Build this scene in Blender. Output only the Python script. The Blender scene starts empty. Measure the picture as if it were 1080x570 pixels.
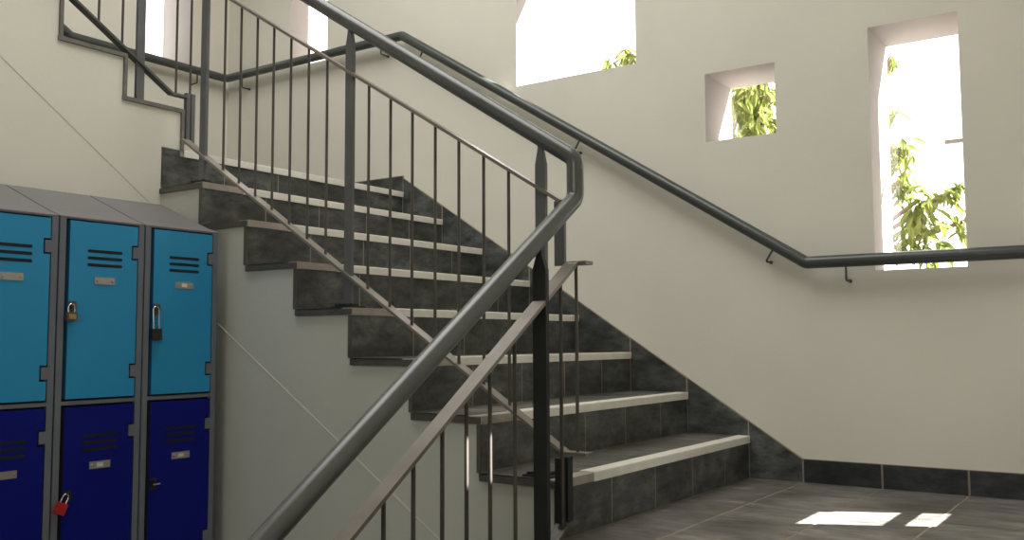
import bpy, bmesh, math, random
from mathutils import Vector, Matrix
random.seed(7)
C = bpy.context.scene.collection
V = Vector
H = .17            # riser
R = .27017         # going
Y1 = 1.479         # right (windowed) wall
W8 = -7 * R        # plane of the last riser / side wall of the upper flight
XL = W8 - 1.48     # far wall of the upper landing
ZG = -.85          # hall floor
TOP = 4.6
XR = 1.56

# ------------------------------------------------------------------ materials
def newmat(name):
    m = bpy.data.materials.new(name); m.use_nodes = True
    nt = m.node_tree
    return m, nt, nt.nodes['Principled BSDF']

def ramp(nt, fac, stops):
    r = nt.nodes.new('ShaderNodeValToRGB')
    el = r.color_ramp.elements
    while len(el) < len(stops): el.new(.5)
    for e, (p, c) in zip(el, stops):
        e.position = p; e.color = (*c, 1)
    nt.links.new(fac, r.inputs[0])
    return r.outputs[0]

def noise(nt, scale, detail=4, stretch=None, rough=.6):
    tc = nt.nodes.new('ShaderNodeTexCoord')
    n = nt.nodes.new('ShaderNodeTexNoise')
    n.inputs['Scale'].default_value = scale; n.inputs['Detail'].default_value = detail
    n.inputs['Roughness'].default_value = rough
    if stretch:
        mp = nt.nodes.new('ShaderNodeMapping'); mp.inputs['Scale'].default_value = stretch
        nt.links.new(tc.outputs['Object'], mp.inputs[0]); nt.links.new(mp.outputs[0], n.inputs['Vector'])
    else:
        nt.links.new(tc.outputs['Object'], n.inputs['Vector'])
    return n.outputs['Fac']

def bump(nt, bs, h, strength, dist=.01):
    b = nt.nodes.new('ShaderNodeBump'); b.inputs['Strength'].default_value = strength
    b.inputs['Distance'].default_value = dist
    nt.links.new(h, b.inputs['Height']); nt.links.new(b.outputs[0], bs.inputs['Normal'])

def simple(name, col, rough=.5, metal=0, spec=.5, var=.12, scale=9):
    m, nt, bs = newmat(name)
    f = noise(nt, scale)
    a = tuple(c * (1 - var) for c in col); b = tuple(c * (1 + var) for c in col)
    nt.links.new(ramp(nt, f, [(.3, a), (.7, b)]), bs.inputs['Base Color'])
    bs.inputs['Roughness'].default_value = rough; bs.inputs['Metallic'].default_value = metal
    bs.inputs['Specular IOR Level'].default_value = spec
    return m

def plaster(name, col, rough=.75):
    m, nt, bs = newmat(name)
    f = noise(nt, 1.6, 5)
    nt.links.new(ramp(nt, f, [(.3, tuple(c * .95 for c in col)), (.72, tuple(c * 1.03 for c in col))]), bs.inputs['Base Color'])
    bs.inputs['Roughness'].default_value = rough; bs.inputs['Specular IOR Level'].default_value = .25
    bump(nt, bs, noise(nt, 55, 3), .12, .004)
    return m

def slate(name, lo, hi, rlo, rhi, sc=7, st=(1, 1, 2.2)):
    m, nt, bs = newmat(name)
    f = noise(nt, sc, 8, st, .72)
    col = ramp(nt, f, [(.32, lo), (.5, tuple(a * .6 + b * .4 for a, b in zip(lo, hi))), (.70, hi)])
    big = ramp(nt, noise(nt, 3.2, 3, (1, 1, 1.6)), [(.34, (.55, .56, .52)), (.66, (1.35, 1.36, 1.38))])
    mu = nt.nodes.new('ShaderNodeMix'); mu.data_type = 'RGBA'; mu.blend_type = 'MULTIPLY'; mu.inputs[0].default_value = 1
    nt.links.new(col, mu.inputs[6]); nt.links.new(big, mu.inputs[7])
    nt.links.new(mu.outputs[2], bs.inputs['Base Color'])
    mr = nt.nodes.new('ShaderNodeMapRange'); mr.inputs['To Min'].default_value = rlo; mr.inputs['To Max'].default_value = rhi
    nt.links.new(noise(nt, sc * 1.7, 5, st), mr.inputs[0]); nt.links.new(mr.outputs[0], bs.inputs['Roughness'])
    bump(nt, bs, noise(nt, sc * 2.5, 8, st, .7), .35, .006)
    return m

M = {}
M['wall'] = plaster('cream_wall_paint', (.74, .718, .625))
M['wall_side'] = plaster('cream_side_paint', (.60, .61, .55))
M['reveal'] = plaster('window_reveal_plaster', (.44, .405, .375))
M['ceiling'] = plaster('ceiling_paint', (.72, .71, .66))
M['slate'] = slate('dark_slate', (.016, .019, .018), (.150, .156, .150), .34, .62, 9)
M['slate_tread'] = slate('tread_slate', (.050, .049, .044), (.20, .188, .165), .38, .6, 6, (1, 2.2, 1))
M['slate_floor'] = slate('floor_slate', (.060, .055, .052), (.31, .285, .27), .25, .5, 5, (1, 2.6, 1))
M['slate_skirt'] = slate('skirting_slate', (.005, .007, .008), (.05, .055, .058), .3, .55, 11)
M['grout'] = simple('beige_grout', (.31, .26, .20), .9)
M['nosing'] = simple('pale_aluminium_nosing', (.80, .775, .70), .45, .0, .5, .06, 20)
M['nosing_end'] = simple('beige_nosing_stone', (.40, .36, .315), .6, 0, .4, .2, 15)
M['trim'] = simple('dark_bronze_edge_trim', (.10, .095, .08), .5, .2, .5, .3, 12)
M['uptrim'] = simple('grey_edge_trim', (.17, .165, .145), .5, .2, .5, .3, 12)
M['steel'] = simple('grey_green_painted_steel', (.105, .110, .106), .30, .15, .6, .12, 6)
M['flat'] = simple('worn_grey_steel_flat', (.225, .20, .175), .36, .35, .6, .2, 7)
M['rod'] = simple('brown_grey_steel_rod', (.085, .075, .066), .38, .3, .6, .3, 5)
M['post'] = simple('grey_post_steel', (.125, .128, .13), .45, .1, .5, .15, 6)
M['darkpost'] = simple('shaded_post_steel', (.016, .018, .017), .5, .1, .4, .2, 6)  # shade on the post facing away is put into this near-black
M['wallrail'] = simple('dark_green_grey_rail', (.060, .068, .064), .35, .1, .6, .1, 6)
M['locker'] = simple('locker_grey_steel', (.155, .168, .195), .5, 0, .4, .06, 4)
M['lockertop'] = simple('locker_roof_grey', (.15, .145, .15), .5, 0, .4, .06, 4)
M['gap'] = simple('black_gap_shade', (.004, .005, .012), .8)  # near-black colour in place of the shade in door gaps
M['cyan'] = simple('light_blue_door_paint', (.016, .29, .56), .42, 0, .45, .04, 3)
M['navy'] = simple('dark_blue_door_paint', (.0015, .006, .19), .42, 0, .2, .04, 3)
M['edge'] = simple('shaded_blue_edge', (.004, .07, .17), .6)  # door blue with the shade of the fold put into it
M['plate'] = simple('nickel_plate', (.42, .39, .35), .4, .5)
M['paper'] = simple('white_number_card', (.75, .73, .68), .7)
M['brass'] = simple('brass', (.45, .33, .12), .35, .8)
M['chrome'] = simple('chrome_wire', (.7, .7, .68), .25, .9)
M['black'] = simple('black_lock_body', (.02, .02, .02), .4)
M['red'] = simple('red_lock_body', (.42, .012, .012), .4)
M['bark'] = simple('tree_bark', (.12, .09, .06), .9)
M['lawn'] = simple('grey_paving', (.09, .085, .08), .9)

def leafmat(name, lo, hi):
    m, nt, bs = newmat(name)
    nt.nodes.remove(bs)
    out = nt.nodes['Material Output']
    col = ramp(nt, noise(nt, 9, 3), [(.35, lo), (.65, hi)])
    d = nt.nodes.new('ShaderNodeBsdfDiffuse'); t = nt.nodes.new('ShaderNodeBsdfTranslucent')
    mx = nt.nodes.new('ShaderNodeMixShader'); mx.inputs[0].default_value = .45
    nt.links.new(col, d.inputs[0]); nt.links.new(col, t.inputs[0])
    nt.links.new(d.outputs[0], mx.inputs[1]); nt.links.new(t.outputs[0], mx.inputs[2])
    nt.links.new(mx.outputs[0], out.inputs[0])
    return m
M['leaf'] = leafmat('leaf_green', (.095, .12, .028), (.22, .24, .075))

def glassmat():
    m, nt, bs = newmat('clear_window_glass')
    nt.nodes.remove(bs); out = nt.nodes['Material Output']
    t = nt.nodes.new('ShaderNodeBsdfTransparent'); g = nt.nodes.new('ShaderNodeBsdfGlossy')
    g.inputs['Roughness'].default_value = .02
    mx = nt.nodes.new('ShaderNodeMixShader'); mx.inputs[0].default_value = .04
    nt.links.new(t.outputs[0], mx.inputs[1]); nt.links.new(g.outputs[0], mx.inputs[2])
    nt.links.new(mx.outputs[0], out.inputs[0])
    return m
M['glass'] = glassmat()

# ------------------------------------------------------------------ mesh helpers
def box(bm, a, b, mi=0, mat=None):
    a = V(a); b = V(b)
    vs = [bm.verts.new((x, y, z)) for z in (a.z, b.z) for y in (a.y, b.y) for x in (a.x, b.x)]
    if mat is not None:
        for v in vs: v.co = mat @ v.co
    for q in ((0, 2, 3, 1), (4, 5, 7, 6), (0, 1, 5, 4), (2, 6, 7, 3), (0, 4, 6, 2), (1, 3, 7, 5)):
        f = bm.faces.new([vs[i] for i in q]); f.material_index = mi
    return vs

def prism(bm, pts, d, mi=0):
    """extrude a planar polygon (list of 3D points) along vector d"""
    d = V(d)
    a = [bm.verts.new(V(p)) for p in pts]; b = [bm.verts.new(V(p) + d) for p in pts]
    fs = [bm.faces.new(a), bm.faces.new(list(reversed(b)))]
    n = len(a)
    for i in range(n): fs.append(bm.faces.new([a[i], b[i], b[(i + 1) % n], a[(i + 1) % n]]))
    for f in fs: f.material_index = mi
    return fs

def fillet(pts, r, n=8):
    pts = [V(p) for p in pts]; out = [pts[0]]
    for i in range(1, len(pts) - 1):
        p = pts[i]; a = (pts[i - 1] - p); b = (pts[i + 1] - p)
        la, lb = a.length, b.length; a.normalize(); b.normalize()
        ang = a.angle(b)
        if ang > math.pi - .02: out.append(p); continue
        t = min(r / math.tan(ang / 2), la * .45, lb * .45)
        s, e = p + a * t, p + b * t
        for k in range(n + 1):
            u = k / n
            out.append(s * (1 - u) ** 2 + p * 2 * u * (1 - u) + e * u * u)
    out.append(pts[-1])
    return out

def sweep(bm, pts, prof, closed=True, up=V((0, 0, 1)), mi=0, smooth=True, mitre=True):
    """sweep a 2D profile [(u,v)] along a polyline, u = side, v = up"""
    pts = [V(p) for p in pts]; rings = []
    n = len(pts)
    for i, p in enumerate(pts):
        t0 = (p - pts[i - 1]).normalized() if i else None
        t1 = (pts[i + 1] - p).normalized() if i < n - 1 else None
        t = ((t0 or t1) + (t1 or t0)).normalized()
        rings.append((p, t))
    t = rings[0][1]
    u = up if abs(t.dot(up)) < .95 else V((0, 1, 0))
    side = t.cross(u).normalized(); nrm = side.cross(t).normalized()
    vs = []; pt = t
    for p, t in rings:
        q = pt.rotation_difference(t); side = q @ side; nrm = q @ nrm; pt = t
        vs.append([bm.verts.new(p + side * a + nrm * b) for a, b in prof])
    m = len(prof)
    for i in range(n - 1):
        for j in range(m):
            f = bm.faces.new([vs[i][j], vs[i][(j + 1) % m], vs[i + 1][(j + 1) % m], vs[i + 1][j]])
            f.material_index = mi; f.smooth = smooth
    for ring in (list(reversed(vs[0])), vs[-1]):      # caps keep their own vertices so the tube shades cleanly
        f = bm.faces.new([bm.verts.new(v.co) for v in ring]); f.material_index = mi

def circ(r, n=16): return [(r * math.cos(2 * math.pi * k / n), r * math.sin(2 * math.pi * k / n)) for k in range(n)]
def rect(w, h): return [(-w / 2, -h / 2), (w / 2, -h / 2), (w / 2, h / 2), (-w / 2, h / 2)]

def bevel(bm, off, seg=2):
    es = [e for e in bm.edges if len(e.link_faces) == 2 and e.calc_face_angle(0) > .6]
    bmesh.ops.bevel(bm, geom=es, offset=off, segments=seg, affect='EDGES', clamp_overlap=True)

def obj(name, bm, mats, parent=None, loc=None):
    bmesh.ops.recalc_face_normals(bm, faces=bm.faces)
    me = bpy.data.meshes.new(name); bm.to_mesh(me); bm.free()
    for m in (mats if isinstance(mats, (list, tuple)) else [mats]): me.materials.append(m)
    o = bpy.data.objects.new(name, me); C.objects.link(o)
    if parent:
        o.parent = parent
        # meshes are written in world coordinates: bring them under the (unrotated) parent
        p = parent; off = V((0, 0, 0))
        while p: off += p.location; p = p.parent
        o.data.transform(Matrix.Translation(-off))
    elif loc is not None:
        o.data.transform(Matrix.Translation(-V(loc))); o.location = loc
    return o

def tag(o, label, cat, group=None):
    o['label'] = label; o['category'] = cat
    if group: o['group'] = group
    return o
def thing(name, label, cat, loc, group=None):
    o = bpy.data.objects.new(name, None); C.objects.link(o); o.location = loc; o.empty_display_size = .1
    return tag(o, label, cat, group)
def struct(name, bm, mats, parent=None):
    o = obj(name, bm, mats, parent)
    if not parent: o['kind'] = 'structure'
    return o

# ------------------------------------------------------------------ walls with holes
def wall_holes(name, axis, inner, outer, a0, a1, z0, z1, holes, mats):
    """wall slab normal to axis ('x'|'y'), spanning a in [a0,a1], with rectangular holes (aa,ab,za,zb); reveals get material 1"""
    bm = bmesh.new()
    As = sorted({a0, a1, *[h[0] for h in holes], *[h[1] for h in holes]})
    Zs = sorted({z0, z1, *[h[2] for h in holes], *[h[3] for h in holes]})
    P = (lambda a, d, z: (a, d, z)) if axis == 'y' else (lambda a, d, z: (d, a, z))
    def inhole(a, z): return any(h[0] < a < h[1] and h[2] < z < h[3] for h in holes)
    for d in (inner, outer):
        for i in range(len(As) - 1):
            for j in range(len(Zs) - 1):
                if inhole((As[i] + As[i + 1]) / 2, (Zs[j] + Zs[j + 1]) / 2): continue
                q = [(As[i], Zs[j]), (As[i + 1], Zs[j]), (As[i + 1], Zs[j + 1]), (As[i], Zs[j + 1])]
                bm.faces.new([bm.verts.new(P(a, d, z)) for a, z in q])
    def quad(p0, p1, mi):
        f = bm.faces.new([bm.verts.new(P(p0[0], inner, p0[1])), bm.verts.new(P(p1[0], inner, p1[1])),
                          bm.verts.new(P(p1[0], outer, p1[1])), bm.verts.new(P(p0[0], outer, p0[1]))]); f.material_index = mi
    for h in holes:
        c = [(h[0], h[2]), (h[1], h[2]), (h[1], h[3]), (h[0], h[3])]
        for i in range(4): quad(c[i], c[(i + 1) % 4], 1)
    c = [(a0, z0), (a1, z0), (a1, z1), (a0, z1)]
    for i in range(4): quad(c[i], c[(i + 1) % 4], 0)
    bmesh.ops.remove_doubles(bm, verts=bm.verts, dist=1e-5)
    return struct(name, bm, mats)

WT = .30
win = dict(tall=(.519, .844, .829, 1.787), small=(-.165, .1445, 1.4175, 1.715),
           square=(-1.155, -.497, 1.822, 2.62), slot=(-2.80, -2.488, 2.196, 3.15))
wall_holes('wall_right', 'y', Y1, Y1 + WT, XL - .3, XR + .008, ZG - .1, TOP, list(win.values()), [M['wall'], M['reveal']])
BW = (.865, 1.212, 2.225, 3.1)
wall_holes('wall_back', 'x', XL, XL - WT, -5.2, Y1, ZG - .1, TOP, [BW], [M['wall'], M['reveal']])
# unseen side of the stairwell: two low openings and a slit let the sun in
# sun heading: from +X +Y
az = V((.894, .447)); EL = math.radians(36); TE = math.tan(EL) / 1.0
def back(x, y, z, X=XR):
    k = (X - x) / az.x
    return y + k * az.y, z + k * math.tan(EL)
ya, za = back(.835, .785, 0); yb, zb = back(.747, 1.003, 0)
yc, zc = back(.695, .746, 0); yd, zd = back(.467, .876, 0)
ysl0, zsl0 = back(.03, -.495, .205); ysl1, zsl1 = back(.03, -.35, .325)
y_lo = (back(.835, .79, 0)[0] + back(.474, .634, 0)[0]) / 2; y_hi = y_lo + .255; zd += .004
holes_e = [(y_lo, y_hi, za, zb), (y_lo, y_hi, zc, zd), (ysl0, ysl1, zsl0, zsl1)]
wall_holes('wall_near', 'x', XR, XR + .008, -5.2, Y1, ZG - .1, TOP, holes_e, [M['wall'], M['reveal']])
bm = bmesh.new(); box(bm, (XL, -5.2, ZG - .1), (XR, -5.1, TOP)); struct('wall_front', bm, M['wall'])
bm = bmesh.new(); box(bm, (XL - .3, -5.2, TOP), (XR + .008, Y1 + .3, TOP + .1)); struct('ceiling', bm, M['ceiling'])

# window panes and frames
def window(name, axis, d, a0, a1, z0, z1, extra=None):
    P = (lambda a, dd, z: (a, dd, z)) if axis == 'y' else (lambda a, dd, z: (dd, a, z))
    t = .004; bm = bmesh.new()
    box(bm, P(a0, d, z0), P(a1, d + t, z1))
    o = obj(name, bm, M['glass']); o['kind'] = 'structure'
    if extra: extra(o)
    return o
def stay(o):
    bm = bmesh.new(); box(bm, (.735, Y1 + WT - .03, 1.343), (.842, Y1 + WT - .012, 1.358)); obj('window_stay', bm, M['reveal'], o)
window('window_1', 'y', Y1 + WT - .01, *win['tall'], extra=stay)
window('window_2', 'y', Y1 + WT - .01, *win['small'])
window('window_3', 'y', Y1 + WT - .01, *win['square'])
window('window_4', 'y', Y1 + WT - .01, *win['slot'])
window('window_5', 'x', XL - WT + .01, *BW)

# ------------------------------------------------------------------ floors
def tilegrid(bm, x0, x1, y0, y1, z, xs, ys, g=.008, depth=.012):
    """grout bed (material 1) with slightly proud tiles (material 0)"""
    X = [x0] + [x for x in xs if x0 + .01 < x < x1 - .01] + [x1]; Y = [y0] + [y for y in ys if y0 + .01 < y < y1 - .01] + [y1]
    for i in range(len(X) - 1):
        for j in range(len(Y) - 1):
            box(bm, (X[i] + g / 2, Y[j] + g / 2, z - depth), (X[i + 1] - g / 2, Y[j + 1] - g / 2, z), 0)
bm = bmesh.new()
box(bm, (0, -.03, -.2), (XR, Y1, -.0008), 1)
tilegrid(bm, 0, XR, -.03, Y1, 0, [.22 + .3 * k for k in range(-1, 6)], [.28 + .3 * k for k in range(-1, 5)])
o = struct('floor', bm, [M['slate_floor'], M['grout']])
bm = bmesh.new()
box(bm, (XL, -5.1, ZG - .2), (XR, Y1, ZG - .0025), 1)
tilegrid(bm, XL, XR, -5.1, 0, ZG, [XL + .3 * k for k in range(1, 20)], [-5.1 + .3 * k for k in range(1, 20)])
struct('floor_hall', bm, [M['slate_floor'], M['grout']])
bm = bmesh.new()
box(bm, (XL, 0, 8 * H - .25), (W8 - .02, Y1, 8 * H - .0025), 1)
tilegrid(bm, XL, W8 - .02, 0, Y1, 8 * H, [XL + .3 * k for k in range(1, 6)], [.28 + .3 * k for k in range(5)])
struct('floor_landing', bm, [M['slate_floor'], M['grout']])

# ------------------------------------------------------------------ baseboards / stepped wall tiles
def poly_tile(bm, pts, y, th, mi=0): prism(bm, [(x, y, z) for x, z in pts], (0, -th, 0), mi)
BH = .092
bm = bmesh.new()
for i in range(5):
    x0 = .221 + .3 * i; x1 = min(x0 + .3, XR)
    if x0 < XR: poly_tile(bm, [(x0 + .004, 0), (x1 - .004, 0), (x1 - .004, BH - .002), (x0 + .004, BH - .002)], Y1, .011)
box(bm, (.221, Y1 - .008, 0), (XR, Y1, BH), 1)
struct('baseboard_right', bm, [M['slate_skirt'], M['grout']])
# slope of the tiled string on the wall, from the floor to the landing
xs0, zs0, xs1, zs1 = .221, BH, -1.893, 1.44
def zs(x): return zs0 + (x - xs0) * (zs1 - zs0) / (xs1 - xs0)
bm = bmesh.new(); g = .003
xb = [xs0, 0] + [-k * R for k in range(1, 8)]
def lower(k): return 0 if k == 0 else k * H
pts_back = []
for k in range(8):
    xr, xl = xb[k], xb[k + 1]
    zf = lower(k)
    poly_tile(bm, [(xl + g, zf + .001), (xr - g, zf + .001), (xr - g, zs(xr) - .004), (xl + g, zs(xl) - .004)], Y1, .011)
    poly_tile(bm, [(xl, zf), (xr, zf), (xr, zs(xr)), (xl, zs(xl))], Y1, .0104, 1)
for i in range(5):
    x1 = W8 - .3 * i; x0 = max(x1 - .3, XL)
    poly_tile(bm, [(x0 + g, 8 * H), (x1 - g, 8 * H), (x1 - g, 8 * H + BH - .004), (x0 + g, 8 * H + BH - .004)], Y1, .011)
    poly_tile(bm, [(x0, 8 * H), (x1, 8 * H), (x1, 8 * H + BH), (x0, 8 * H + BH)], Y1, .008, 1)
struct('baseboard_stair', bm, [M['slate'], M['grout']])

# ------------------------------------------------------------------ staircase, middle flight
def crack(bm, p, q, w, n):
    """thin shallow seam line standing 1 mm proud of the wall it lies on"""
    p, q, n = V(p), V(q), V(n); s = (q - p).cross(n).normalized() * w / 2
    prism(bm, [p - s, q - s, q + s, p + s], n * .0012)

stair = thing('staircase', 'grey slate-tiled flight with pale nosings climbing left from the tiled landing', 'stairs', (0, .74, 0))
# solid side body
pts = [(0, ZG)]
for k in range(8):
    pts += [(-k * R, k * H if k else 0), (-k * R, (k + 1) * H - .02)] if k else [(-k * R - .012, ZG), (-.012, H - .02)]
pts = [(-.014, ZG)]
for k in range(8):
    x = -k * R - .014
    if k: pts.append((x, k * H - .02))
    pts.append((x, (k + 1) * H - .02))
pts += [(W8 - .05, 8 * H - .02), (W8 - .05, ZG)]
bm = bmesh.new(); prism(bm, [(x, 0, z) for x, z in pts], (0, Y1 - .001, 0))
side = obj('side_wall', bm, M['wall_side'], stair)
bm = bmesh.new(); crack(bm, (-1.88, 0, .86), (-.30, 0, -.13), .004, (0, -1, 0)); obj('side_wall_seam', bm, M['wall'], side)
JY = [.31, .61, .91, 1.21]
for k in range(8):
    x = -k * R; z0 = k * H; z1 = (k + 1) * H
    # riser: grout bed plus tiles, slightly proud of the side wall
    bm = bmesh.new()
    box(bm, (x - .014, -.004, z0), (x - .0006, Y1 - .012, z1 - .026), 1)
    ys = [-.004] + JY + [Y1 - .012]
    for a, b in zip(ys, ys[1:]): box(bm, (x - .012, a + (.003 if a > 0 else 0), z0 + .002), (x, b - .003, z1 - .027), 0)
    if k == 7: box(bm, (x - .012, -.004, z1 - .028), (x, .081, z1), 0)
    obj('riser', bm, [M['slate'], M['grout']], stair)
    # tread
    dep = R if k < 7 else .30
    bm = bmesh.new()
    y0t = -.004 if k < 7 else -.0
    box(bm, (x - dep - .001, y0t, z1 - .02), (x - .045, Y1 - .012, z1 - .0008), 1)
    for a, b in zip(ys, ys[1:]): box(bm, (x - dep, a + (.0015 if a > 0 else 0), z1 - .018), (x - .048, b - .0015, z1), 0)
    obj('tread', bm, [M['slate_tread'], M['grout']], stair)
    # nosing: beige stone end and aluminium strip
    ys_ = .191 if k < 7 else .100
    bm = bmesh.new(); box(bm, (x - .046, -.005 if k < 7 else .083, z1 - .026), (x + .004, ys_ - .001, z1 - .001)); bevel(bm, .003)
    n = obj('nosing', bm, M['nosing_end'], stair)
    bm = bmesh.new()
    prism(bm, [(x - .046, ys_, z1 - .003), (x - .046, ys_, z1 + .002), (x + .005, ys_, z1 + .002), (x + .007, ys_, z1 - .001), (x + .007, ys_, z1 - .027), (x + .001, ys_, z1 - .027), (x + .001, ys_, z1 - .003)], (0, Y1 - .013 - ys_, 0))
    obj('nosing_strip', bm, M['nosing'], n)
    # dark edge trim along the open side
    bm = bmesh.new()
    if k < 7:
        box(bm, (x - R - .004, -.010, z1 - .024), (x - .002, .004, z1 - .004))
    box(bm, (x - .014, -.010, z0 if k else ZG), (x - .001, .003, z1 - .026)) if k else None
    if len(bm.verts): obj('edge_trim', bm, M['trim'], stair)
    else: bm.free()

# ------------------------------------------------------------------ upper flight (climbs towards the viewer, left)
up = thing('staircase', 'upper flight seen from the side, cream wall stepped with dark metal edging above the lockers', 'stairs', (W8 - .74, 0, 8 * H))
yf = .082; N = 9
pr_ = [(0, ZG), (0, 8 * H - .002), (yf, 8 * H - .002)]
for k in range(N):
    pr_ += [(yf - k * R * .985, (9 + k) * H - .01), (yf - (k + 1) * R * .985, (9 + k) * H - .01)]
yend = yf - N * R * .985
pr_ += [(yend, ZG)]
bm = bmesh.new(); prism(bm, [(W8, y, z) for y, z in pr_], (XL + .001 - W8, 0, 0))
uside = obj('side_wall', bm, M['wall'], up)
bm = bmesh.new(); crack(bm, (W8, -1.0, 1.83), (W8, -.02, 1.10), .0032, (1, 0, 0)); obj('side_wall_seam', bm, M['wall_side'], uside)
for k in range(N):
    y = yf - k * R * .985; y2 = y - R * .985; z = (9 + k) * H
    bm = bmesh.new(); box(bm, (XL + .002, y2, z - .012), (W8 - .002, y, z)); obj('tread', bm, M['slate_tread'], up)
    bm = bmesh.new(); box(bm, (XL + .002, y, z - H), (W8 - .002, y + .012, z - .012)); obj('riser', bm, M['slate'], up)
    bm = bmesh.new()
    box(bm, (W8 - .006, y2 - .002, z - .013), (W8 + .010, y + .014, z + .003))
    box(bm, (W8 - .006, y + .001, z - H), (W8 + .010, y + .014, z - .013))
    obj('edge_trim', bm, M['uptrim'], up)

# ------------------------------------------------------------------ lower flight (descends towards the viewer)
lo = thing('staircase', 'lower flight dropping from the tiled landing to the hall, mostly below the picture', 'stairs', (.75, -.6, ZG))
bm = bmesh.new(); p = [(-.03, ZG), (-.03, -.01)]
p = [(-.03, ZG)]
for k in range(5):
    y = -.03 - k * R
    p += [(y - .0, -k * H - .03), (y, -(k + 1) * H)] if k == 0 else [(y, -k * H), (y, -(k + 1) * H)]
p = [(-.032, ZG), (-.032, -H)] + [q for k in range(1, 5) for q in [(-.03 - k * R, -k * H), (-.03 - k * R, -(k + 1) * H)]]
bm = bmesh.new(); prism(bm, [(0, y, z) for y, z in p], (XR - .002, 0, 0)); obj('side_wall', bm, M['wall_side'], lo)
for k in range(5):
    y = -.03 - k * R
    bm = bmesh.new(); box(bm, (0, y - .012, -(k + 1) * H + .001), (XR - .002, y - .001, -k * H - .002)); obj('riser', bm, M['slate'], lo)
    if k:
        bm = bmesh.new(); box(bm, (0, y - .01, -k * H), (XR - .002, y + R - .013, -k * H + .014)); obj('tread', bm, M['slate_tread'], lo)
bm = bmesh.new()
box(bm, (-.012, -.06, -.03), (.05, .0, .004)); obj('edge_trim', bm, M['trim'], lo)

# ------------------------------------------------------------------ railings
YB = .04
def post(name, x, y, z0, z1, m, parent, w=.035, t=.014, axis='x', sh=.06, base=True):
    bm = bmesh.new()
    def P(a, b, z): return (x + a, y + b, z) if axis == 'x' else (x + b, y + a, z)
    prof = [(-w / 2, z0), (w / 2, z0), (w / 2, z1 - sh), (.008, z1 - .012), (.008, z1), (-.008, z1), (-.008, z1 - .012), (-w / 2, z1 - sh)]
    d = V((0, t, 0)) if axis == 'x' else V((t, 0, 0))
    prism(bm, [P(a, -t / 2, z) for a, z in prof], d)
    o = obj(name, bm, m, parent)
    if base:
        bm = bmesh.new()
        box(bm, (x - .05, y - .035, z0), (x + .045, y + .035, z0 + .006)); box(bm, (x - .03, y - .02, z0 + .006), (x + .028, y + .02, z0 + .014))
        for sx in (-.035, .035):
            bmesh.ops.create_cone(bm, cap_ends=True, segments=6, radius1=.006, radius2=.006, depth=.008, matrix=Matrix.Translation((x + sx, y - .024, z0 + .01)))
        obj('base_plate', bm, M['darkpost'], o)
    return o
def rod(x, y, z0, z1, parent, r=.005, m='rod'):
    bm = bmesh.new(); sweep(bm, [(x, y, z0), (x, y, z1)], circ(r, 10)); return obj('baluster', bm, M[m], parent)

r1 = thing('stair_railing', 'grey steel railing of the middle flight, thick round handrail over thin vertical rods', 'railing', (-.9, YB, 0))
hz = lambda x: 1.094 + (x - .04) * -.645
bm = bmesh.new()
path = fillet([(-1.93, YB, hz(-1.93) + .16), (-1.93, YB, hz(-1.93)), (.04, YB, 1.094), (.04, YB, .977), (.04, -.03, .522 + .69 * .59)], .042, 10)
# stop in the straight of the lower rail: the elbow belongs to this rail
sweep(bm, path, circ(.0250, 24)); obj('handrail', bm, M['steel'], r1)
mid = lambda x: .973 + (x + .008) * -.6175
bm = bmesh.new(); sweep(bm, [(-1.95, YB, mid(-1.95)), (-.005, YB, mid(-.005))], rect(.030, .010), smooth=False)
obj('upper_bar', bm, M['flat'], r1)
bz = lambda x: .243 + (x - .0) * -.634
bm = bmesh.new(); sweep(bm, [(-1.80, YB, bz(-1.80)), (.0, YB, .243), (.078, YB, .243)], rect(.040, .009), smooth=False)
obj('lower_bar', bm, M['flat'], r1)
bm = bmesh.new(); box(bm, (-.030, YB - .006, .783), (.004, YB + .006, mid(-.01))); obj('end_bar', bm, M['post'], r1)
for x, k in ((-.078, 1), (-.872, 4), (-1.68, 7)):
    post('post', x, YB, k * H, hz(x) - .021, M['post'], r1)
for x in (-1.556, -1.46, -1.365, -1.271, -1.176, -1.081, -.986, -.782, -.682, -.585, -.487, -.39, -.292, -.197):
    rod(x, YB, bz(x), mid(x), r1)
rod(.040, YB, .243, .787, r1)
# short double bars joining the lower end to the bottom flight
for (x, y) in ((.03, .0), (.03, -.040)):
    bm = bmesh.new(); box(bm, (x - .009, y - .013, .06), (x + .009, y + .013, .238)); obj('connecting_bar', bm, M['darkpost'], r1)

XBL = .04
r0 = thing('stair_railing', 'railing of the lower flight in the foreground, thick handrail dropping to the bottom left', 'railing', (XBL, -.6, ZG))
lz = lambda y: .522 + (y + .62) * .69
bm = bmesh.new()
sweep(bm, [(XBL, -.03, lz(-.03)), (XBL, -1.9, lz(-1.9))], circ(.0250, 24)); obj('handrail', bm, M['steel'], r0)
fz = lambda y: .465 + (y + .448) * .69
bm = bmesh.new(); sweep(bm, [(XBL, -1.9, fz(-1.9)), (XBL, .010, fz(.010)), (XBL, .028, .787)], rect(.042, .010), smooth=False)
box(bm, (XBL - .02, .02, .782), (XBL + .045, .06, .792))
obj('upper_bar', bm, M['flat'], r0)
bzl = lambda y: .055 + (y + .03) * .66
bm = bmesh.new(); sweep(bm, [(XBL - .01, -1.3, bzl(-1.3)), (XBL - .01, -.03, .052), (XBL - .01, .03, .052)], rect(.040, .009), smooth=False)
obj('lower_bar', bm, M['trim'], r0)
for y in (-.046, -.274, -.383, -.479, -.571, -.673, -.770, -.868, -.966, -1.063, -1.16):
    rod(XBL, y, bzl(y), fz(y), r0, .0052)
post('post', XBL, -.148, -H + .014, .812, M['darkpost'], r0, w=.043, t=.016, sh=.055)

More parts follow.
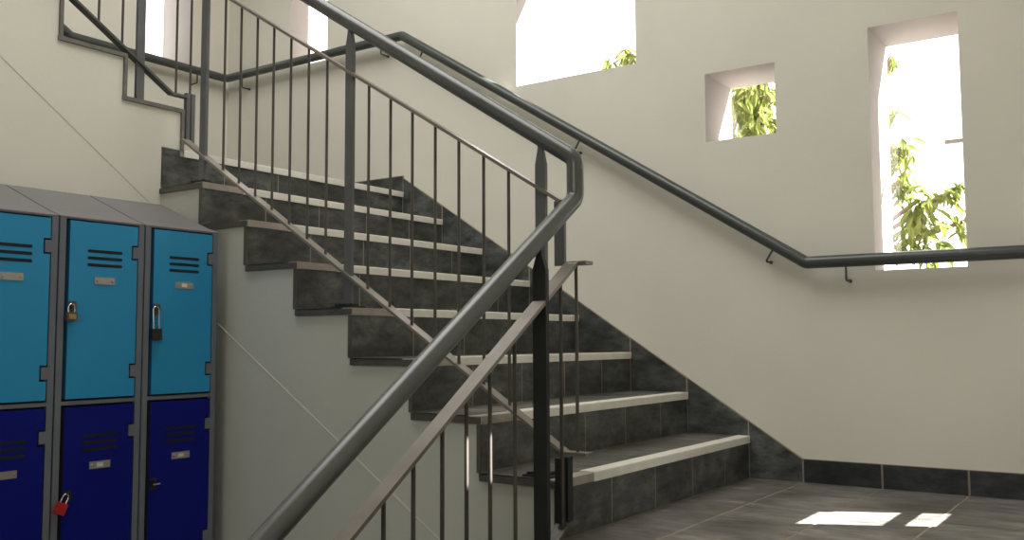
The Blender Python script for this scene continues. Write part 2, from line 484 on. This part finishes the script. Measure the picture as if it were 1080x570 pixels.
XBU = W8 - .04
r2 = thing('stair_railing', 'railing of the upper flight at the top left, thin rods above stepped cream wall', 'railing', (XBU, -.4, 8 * H))
uz = lambda y: 1.600 + (.061 - y) * .62
bm = bmesh.new(); sweep(bm, [(XBU, -1.9, uz(-1.9)), (XBU, .061, 1.600), (XBU, .135, 1.600)], rect(.034, .010), smooth=False); obj('lower_bar', bm, M['steel'], r2)
umid = lambda y: 2.30 + (.061 - y) * .62
bm = bmesh.new(); sweep(bm, [(XBU, -1.9, umid(-1.9)), (XBU, .15, umid(.15))], rect(.034, .010), smooth=False); obj('upper_bar', bm, M['flat'], r2)
bm = bmesh.new(); sweep(bm, [(XBU, -1.9, umid(-1.9) + .33), (XBU, .04, umid(.04) + .33)], circ(.0295, 20)); obj('handrail', bm, M['steel'], r2)
for y in (.142, .166):
    bm = bmesh.new(); box(bm, (XBU - .01, y - .009, 1.40), (XBU + .01, y + .009, 1.618)); obj('connecting_bar', bm, M['post'], r2)
post('post', XBU, -.085, 9 * H, umid(-.085) + .305, M['post'], r2, axis='y', base=False)
post('post', XBU, -.085 - 3 * R, 12 * H, umid(-.085 - 3 * R) + .305, M['post'], r2, axis='y', base=False)
for y in (.155, .085, -.166, -.268, -.366, -.464, -.562, -.66, -.758, -.95, -1.05):
    rod(XBU, y, uz(min(y, .061)) + (0.0 if y < .15 else .01), umid(y), r2)

# ------------------------------------------------------------------ wall handrail
wr = thing('wall_handrail', 'dark round handrail fixed along the white wall on small hooked brackets', 'handrail', (0, Y1, 0))
YW = Y1 - .06
wl = [(XR - .01, YW, .866), (.272, YW, .868), (-1.857, YW, 2.197), (XL + .06, YW, 2.203), (XL + .06, .405, 2.203), (XL + .06, -1.2, 2.203 + 1.0)]
bm = bmesh.new(); sweep(bm, fillet(wl, .03, 4), circ(.0245, 20)); obj('rail', bm, M['wallrail'], wr)
def bracket(p, n, d, wall):
    p, n, d = V(p), V(n).normalized(), V(d)
    a = p + n * .02; b = p + n * .075; c = b + d * wall
    bm = bmesh.new(); sweep(bm, fillet([a, b, c], .012, 5), circ(.0045, 8))
    bmesh.ops.create_cone(bm, cap_ends=True, segments=12, radius1=.007, radius2=.007, depth=.005,
        matrix=Matrix.Translation(c - d * .003) @ d.to_track_quat('Z', 'Y').to_matrix().to_4x4())
    obj('bracket', bm, M['wallrail'], wr)
for x, sl in ((.149, 1), (.425, 0), (-.752, 1), (-1.704, 1), (-2.01, 0), (-3.16, 0), (1.25, 0)):
    z = .868 + (.272 - x) * .6243 if sl else (.867 if x > 0 else 2.2)
    bracket((x, YW, z), (-.53, 0, -.85) if sl else (0, 0, -1), (0, 1, 0), .06)
for y in (1.206, .55): bracket((XL + .06, y, 2.203), (0, 0, -1), (-1, 0, 0), .06)

# ------------------------------------------------------------------ lockers
XF = -1.43
Z_L = (-.812, -.231, .3735)          # bottoms of tiers are derived below
tiers = [(.384, .960, 'cyan'), (-.212, .364, 'navy'), (-.808, -.232, 'navy')]
def locker(yr, width, label, variants):
    yl = yr - width
    t = thing('locker_cabinet', label, 'locker', (-1.6, (yl + yr) / 2, ZG), 'steel lockers against the stair wall')
    fw = .0235                       # front stile width
    e = .0028
    # body shell behind the front
    bm = bmesh.new()
    prism(bm, [(XF - .018, yl + e, ZG), (XF - .018, yl + e, .972), (XF - .075, yl + e, .990), (-1.78, yl + e, 1.098), (-1.80, yl + e, 1.09), (-1.80, yl + e, ZG)], (0, width - 2 * e, 0), 0)
    obj('body', bm, [M['locker']], t)
    bm = bmesh.new()                 # sloping roof sheet, seam gap at both sides
    prism(bm, [(XF, yl + e, .963), (XF, yl + e, .969), (XF - .07, yl + e, .993), (-1.78, yl + e, 1.103), (-1.785, yl + e, 1.096), (XF - .07, yl + e, .985), (XF - .02, yl + e, .963)], (0, width - 2 * e, 0))
    obj('sloping_top', bm, M['lockertop'], t)
    bm = bmesh.new()                 # black sheet standing for the shade round the doors
    box(bm, (XF - .0175, yl + fw - .004, ZG + .03), (XF - .014, yr - fw + .004, .966)); obj('recess', bm, M['gap'], t)
    bm = bmesh.new()
    for a, b in ((yl + e, yl + fw), (yr - fw, yr - e)): box(bm, (XF - .018, a, ZG), (XF, b, .963))
    for a, b in ((ZG, -.812), (-.228, -.216), (.368, .380), (.9625, .967)): box(bm, (XF - .018, yl + fw, a), (XF - .001, yr - fw, b))
    fr = obj('front_frame', bm, M['locker'], t)
    for ti, (z0, z1, col) in enumerate(tiers):
        da, db = yl + fw + .013, yr - fw - .005
        z0 += .003; z1 -= .003
        nz = .022; tab = .050
        zt1 = z1 - .064; zt0 = zt1 - tab; zb0 = z0 + .058; zb1 = zb0 + tab
        poly = [(da, z0), (db, z0), (db, zb0), (db - nz, zb0), (db - nz, zb1), (db, zb1), (db, zt0), (db - nz, zt0), (db - nz, zt1), (db, zt1), (db, z1), (da, z1)]
        bm = bmesh.new(); prism(bm, [(XF - .012, y, z) for y, z in poly], (.014, 0, 0)); bevel(bm, .0015, 1)
        fe = bmesh.new(); prism(fe, [(XF + .0018, da + .001, z0 + .002), (XF - .014, da - .006, z0 + .002), (XF - .016, da - .006, z0 + .002), (XF - .012, da + .001, z0 + .002)], (0, 0, z1 - z0 - .004))
        d = obj('door', bm, M[col], t); obj('shaded_fold', fe, M['gap'] if ti else M['edge'], d)  # fold coloured dark to paint the shadow band beside each door
        if ti == 0: d['label'] = 'light blue upper door'
        else: d['label'] = 'dark navy blue door'
        for a, b in ((zb0, zb1), (zt0, zt1)):
            bm = bmesh.new(); box(bm, (XF - .013, db - nz + .006, a + .006), (XF + .0015, yr - fw + .001, b - .006)); bevel(bm, .002, 1); obj('hinge', bm, M['locker'], d)
        # three louvre slots with rounded ends
        yc = (da + db) / 2 + .002 
        for s in range(3):
            zc = z1 - .094 - s * .0226; L = .057; rr = .0050
            pts = [(yc + L + rr * math.sin(a), zc + rr * math.cos(a)) for a in [math.pi * i / 6 for i in range(7)]] + \
                  [(yc - L - rr * math.sin(a), zc - rr * math.cos(a)) for a in [math.pi * i / 6 for i in range(7)]]
            bm = bmesh.new(); prism(bm, [(XF + .0015, y, z) for y, z in pts], (.0012, 0, 0)); obj('vent_slot', bm, M['gap'], d)
        zp = z1 - .190
        bm = bmesh.new(); box(bm, (XF + .002, yc - .036, zp - .0115), (XF + .0045, yc + .036, zp + .0115)); bevel(bm, .001, 1)
        for s in (-1, 1): bmesh.ops.create_uvsphere(bm, u_segments=8, v_segments=6, radius=.0042, matrix=Matrix.Translation((XF + .004, yc + s * .027, zp)))
        pl = obj('number_plate', bm, M['plate'], d)
        if variants[ti]:
            bm = bmesh.new(); box(bm, (XF + .0045, yc - .011, zp - .006), (XF + .0052, yc + .011, zp + .006)); obj('number_card', bm, M['paper'], pl)
        # hasp at the left edge
        zh = z0 + .292
        bm = bmesh.new()
        box(bm, (XF + .002, da + .001, zh - .019), (XF + .0045, da + .026, zh + .019))
        box(bm, (XF + .004, da + .004, zh - .006), (XF + .017, da + .007, zh + .012)); box(bm, (XF + .004, da + .017, zh - .006), (XF + .017, da + .020, zh + .012))
        box(bm, (XF + .010, da + .003, zh + .003), (XF + .014, da + .024, zh + .007))
        obj('hasp', bm, M['trim'] if ti == 0 else M['black'], d)
        if ti == 1 and variants[3]:
            bm = bmesh.new(); sweep(bm, [(XF + .014, da + .006, zh), (XF + .014, da + .034, zh)], circ(.0032, 8)); obj('latch_pin', bm, M['chrome'], d)
    return t
U = .305
locker(-.072, U, 'right-hand grey locker column against the stair side, black padlock hanging on its light blue door', (1, 1, 1, 1))
locker(-.072 - U, U, 'middle grey locker column with a brass padlock above and a red padlock below', (0, 1, 1, 0))
locker(-.072 - 2 * U, U, 'left-hand grey locker column cut off by the picture edge, two blue doors', (0, 0, 1, 0))

def padlock(label, p, body, w, h, t, sh_h, tilt, long=False):
    """p = hanging point on the hasp; body hangs below"""
    o = thing('padlock', label, 'padlock', p, 'padlocks hanging on the locker doors')
    p = V(p); rot = Matrix.Translation(p) @ Matrix.Rotation(tilt, 4, 'X') @ Matrix.Translation(-p)
    r = w * .30
    bm = bmesh.new(); zt = p.z - sh_h
    arc = [(p.x, p.y - r, zt - .008), (p.x, p.y - r, p.z - r * .6)] + [(p.x, p.y - r * math.cos(a), p.z - r * .6 + r * math.sin(a)) for a in [math.pi * i / 8 for i in range(1, 8)]] + [(p.x, p.y + r, p.z - r * .6), (p.x, p.y + r, zt - .008)]
    sweep(bm, arc, circ(.0026, 8), up=V((1, 0, 0))); bm.transform(rot); obj('shackle', bm, M['chrome'], o)
    bm = bmesh.new(); box(bm, (p.x - t / 2, p.y - w / 2, zt - h), (p.x + t / 2, p.y + w / 2, zt)); bevel(bm, .0045, 3); bm.transform(rot); obj('lock_body', bm, M[body], o)
    return o, zt, rot
hx = XF + .014
y2 = -.072 - 2 * U + .0235 + .005; y3 = -.072 - U + .0235 + .005
o, zt, rot = padlock('small brass padlock on the middle light blue locker door', (hx, y2 + .012, .684), 'trim', .034, .027, .014, .022, 0)
bm = bmesh.new(); box(bm, (hx + .0065, y2 + .000, zt - .022), (hx + .0085, y2 + .024, zt - .006)); bevel(bm, .001, 1); b = obj('brass_face', bm, M['brass'], o)
padlock('black padlock on a long wire shackle, right-hand light blue locker door', (hx, y3 + .012, .684), 'black', .036, .040, .016, .072, .03)
padlock('red padlock hanging open on the middle dark blue locker door', (hx, y2 + .014, .088), 'red', .032, .036, .016, .024, -.45)

# ------------------------------------------------------------------ trees outside
def leaf(bm, c, L, w, rot):
    pts = [(0, 0, 0), (w * .5, .3 * L, .12 * w), (w * .42, .62 * L, .1 * w), (0, L, -.12 * L), (-w * .42, .62 * L, .1 * w), (-w * .5, .3 * L, .12 * w)]
    vs = [bm.verts.new(c + rot @ V(p)) for p in pts]
    bm.faces.new([vs[0], vs[1], vs[2], vs[3]]); bm.faces.new([vs[0], vs[3], vs[4], vs[5]])
def tree(label, base, clusters, L, w):
    t = thing('leafy_tree', label, 'tree', base, 'trees outside the windows')
    bm = bmesh.new(); cs = [V(c[:3]) for c in clusters]
    mid = sum(cs, V()) / len(cs); hub = V((base[0], base[1], mid.z - .9))
    sweep(bm, [V(base), V(base).lerp(hub, .5) + V((.05, .04, 0)), hub], circ(.11, 10)); obj('trunk', bm, M['bark'], t)
    bm = bmesh.new(); fb = bmesh.new()
    for c in clusters:
        p = V(c[:3]); m_ = hub.lerp(p, .5) + V((0, 0, .15)); sweep(bm, [hub, m_, p], circ(.016, 6))
        for i in range(c[4]):
            d = V((random.gauss(0, 1), random.gauss(0, 1), random.gauss(0, 1))).normalized() * c[3] * random.random() ** .45
            q = p + V((d.x, d.y, d.z * c[5]))
            droop = random.uniform(-1.35, -.2)
            rot = Matrix.Rotation(random.uniform(0, 6.28), 3, 'Z') @ Matrix.Rotation(droop, 3, 'X') @ Matrix.Rotation(random.uniform(-.8, .8), 3, 'Y')
            s = random.uniform(.65, 1.2); leaf(fb, q, L * s, w * s, rot)
    obj('branches', bm, M['bark'], t); obj('foliage', fb, M['leaf'], t)
tree('leafy tree outside the tall window, long drooping green leaves', (-1.1, 6.0, ZG),
     [(-.13, 5, 1.95, .11, 40, 1.1), (-.16, 5, 1.72, .12, 38, 1.3), (-.02, 5, 1.58, .13, 40, 1.1), (.0, 5.0, 1.42, .14, 44, 1.0), (-.12, 5, 1.27, .12, 34, 1), (.02, 5, 1.2, .15, 34, .8),
      (.15, 5.1, 1.62, .10, 16, .7), (.26, 5.1, 1.68, .10, 18, .9), (.24, 5.2, 1.42, .12, 18, 1.2), (-.17, 5, 2.66, .06, 9, 1.0), (-.16, 5, 2.25, .05, 5, 1)], .15, .045)
tree('leafy tree outside the small square window, filling it with green', (-2.3, 6.6, ZG),
     [(-1.32, 5, 2.55, .2, 42, 1), (-1.12, 5, 2.5, .2, 42, 1), (-1.28, 5, 2.3, .2, 42, 1), (-1.1, 5.1, 2.25, .2, 36, 1), (-1.25, 5.2, 2.65, .25, 34, .7), (-1.2, 5.1, 2.1, .2, 30, 1),
      (-2.52, 5, 3.04, .10, 9, .9), (-2.36, 5, 3.10, .10, 14, .8)], .20, .055)
bm = bmesh.new(); box(bm, (-12, Y1 + WT + .02, ZG - .3), (12, 20, ZG - .05)); struct('ground', bm, M['lawn'])

# ------------------------------------------------------------------ light
w = bpy.data.worlds.new('World'); bpy.context.scene.world = w; w.use_nodes = True
nt = w.node_tree; bg = nt.nodes['Background']
bg.inputs[0].default_value = (1.0, .99, .955, 1); bg.inputs[1].default_value = 3.2

def sun(energy):
    l = bpy.data.lights.new('sun', 'SUN'); l.energy = energy; l.angle = .006; l.color = (1, .97, .92)
    o = bpy.data.objects.new('sun', l); C.objects.link(o)
    d = V((az.x * math.cos(EL), az.y * math.cos(EL), math.sin(EL)))
    o.rotation_euler = d.to_track_quat('Z', 'Y').to_euler(); o.location = d * 20
sun(62)
def area(name, loc, target, sx, sy, power, col=(1, .98, .945)):
    l = bpy.data.lights.new(name, 'AREA'); l.shape = 'RECTANGLE'; l.size = sx; l.size_y = sy; l.energy = power; l.color = col
    o = bpy.data.objects.new(name, l); C.objects.link(o); o.location = loc
    o.rotation_euler = (V(loc) - V(target)).to_track_quat('Z', 'Y').to_euler()
    return o
area('overhead_fill', (-1.0, -.25, 3.8), (-1.0, -.3, 0), 2.6, 2.0, 78)  # added soft light for unseen high windows, not a fitted lamp
area('hall_fill', (1.1, -4.7, 1.9), (-.6, .8, .9), 1.3, 1.5, 27)  # added fill standing in for unseen windows behind the camera

# ------------------------------------------------------------------ camera
f, yaw, pitch, roll = 994.115, .608866, .0751655, -.00468498
cd = bpy.data.cameras.new('camera'); cam = bpy.data.objects.new('camera', cd); C.objects.link(cam)
cd.sensor_width = 36; cd.lens = f * 36 / 1080; cd.clip_start = .05
fw = V((-math.sin(yaw) * math.cos(pitch), math.cos(yaw) * math.cos(pitch), math.sin(pitch)))
rt = V((math.cos(yaw), math.sin(yaw), 0)); u = rt.cross(fw)
r2_ = rt * math.cos(roll) + u * math.sin(roll); u2_ = -rt * math.sin(roll) + u * math.cos(roll)
m3 = Matrix((r2_, u2_, -fw)).transposed()
cam.matrix_world = Matrix.Translation((1.4432, -2.2964, .5644)) @ m3.to_4x4()
bpy.context.scene.camera = cam
vs = bpy.context.scene.view_settings
vs.view_transform = 'Standard'; vs.look = 'None'; vs.exposure = 0; vs.gamma = 1
bpy.context.scene.cycles.max_bounces = 8
bpy.context.scene.cycles.use_denoising = True
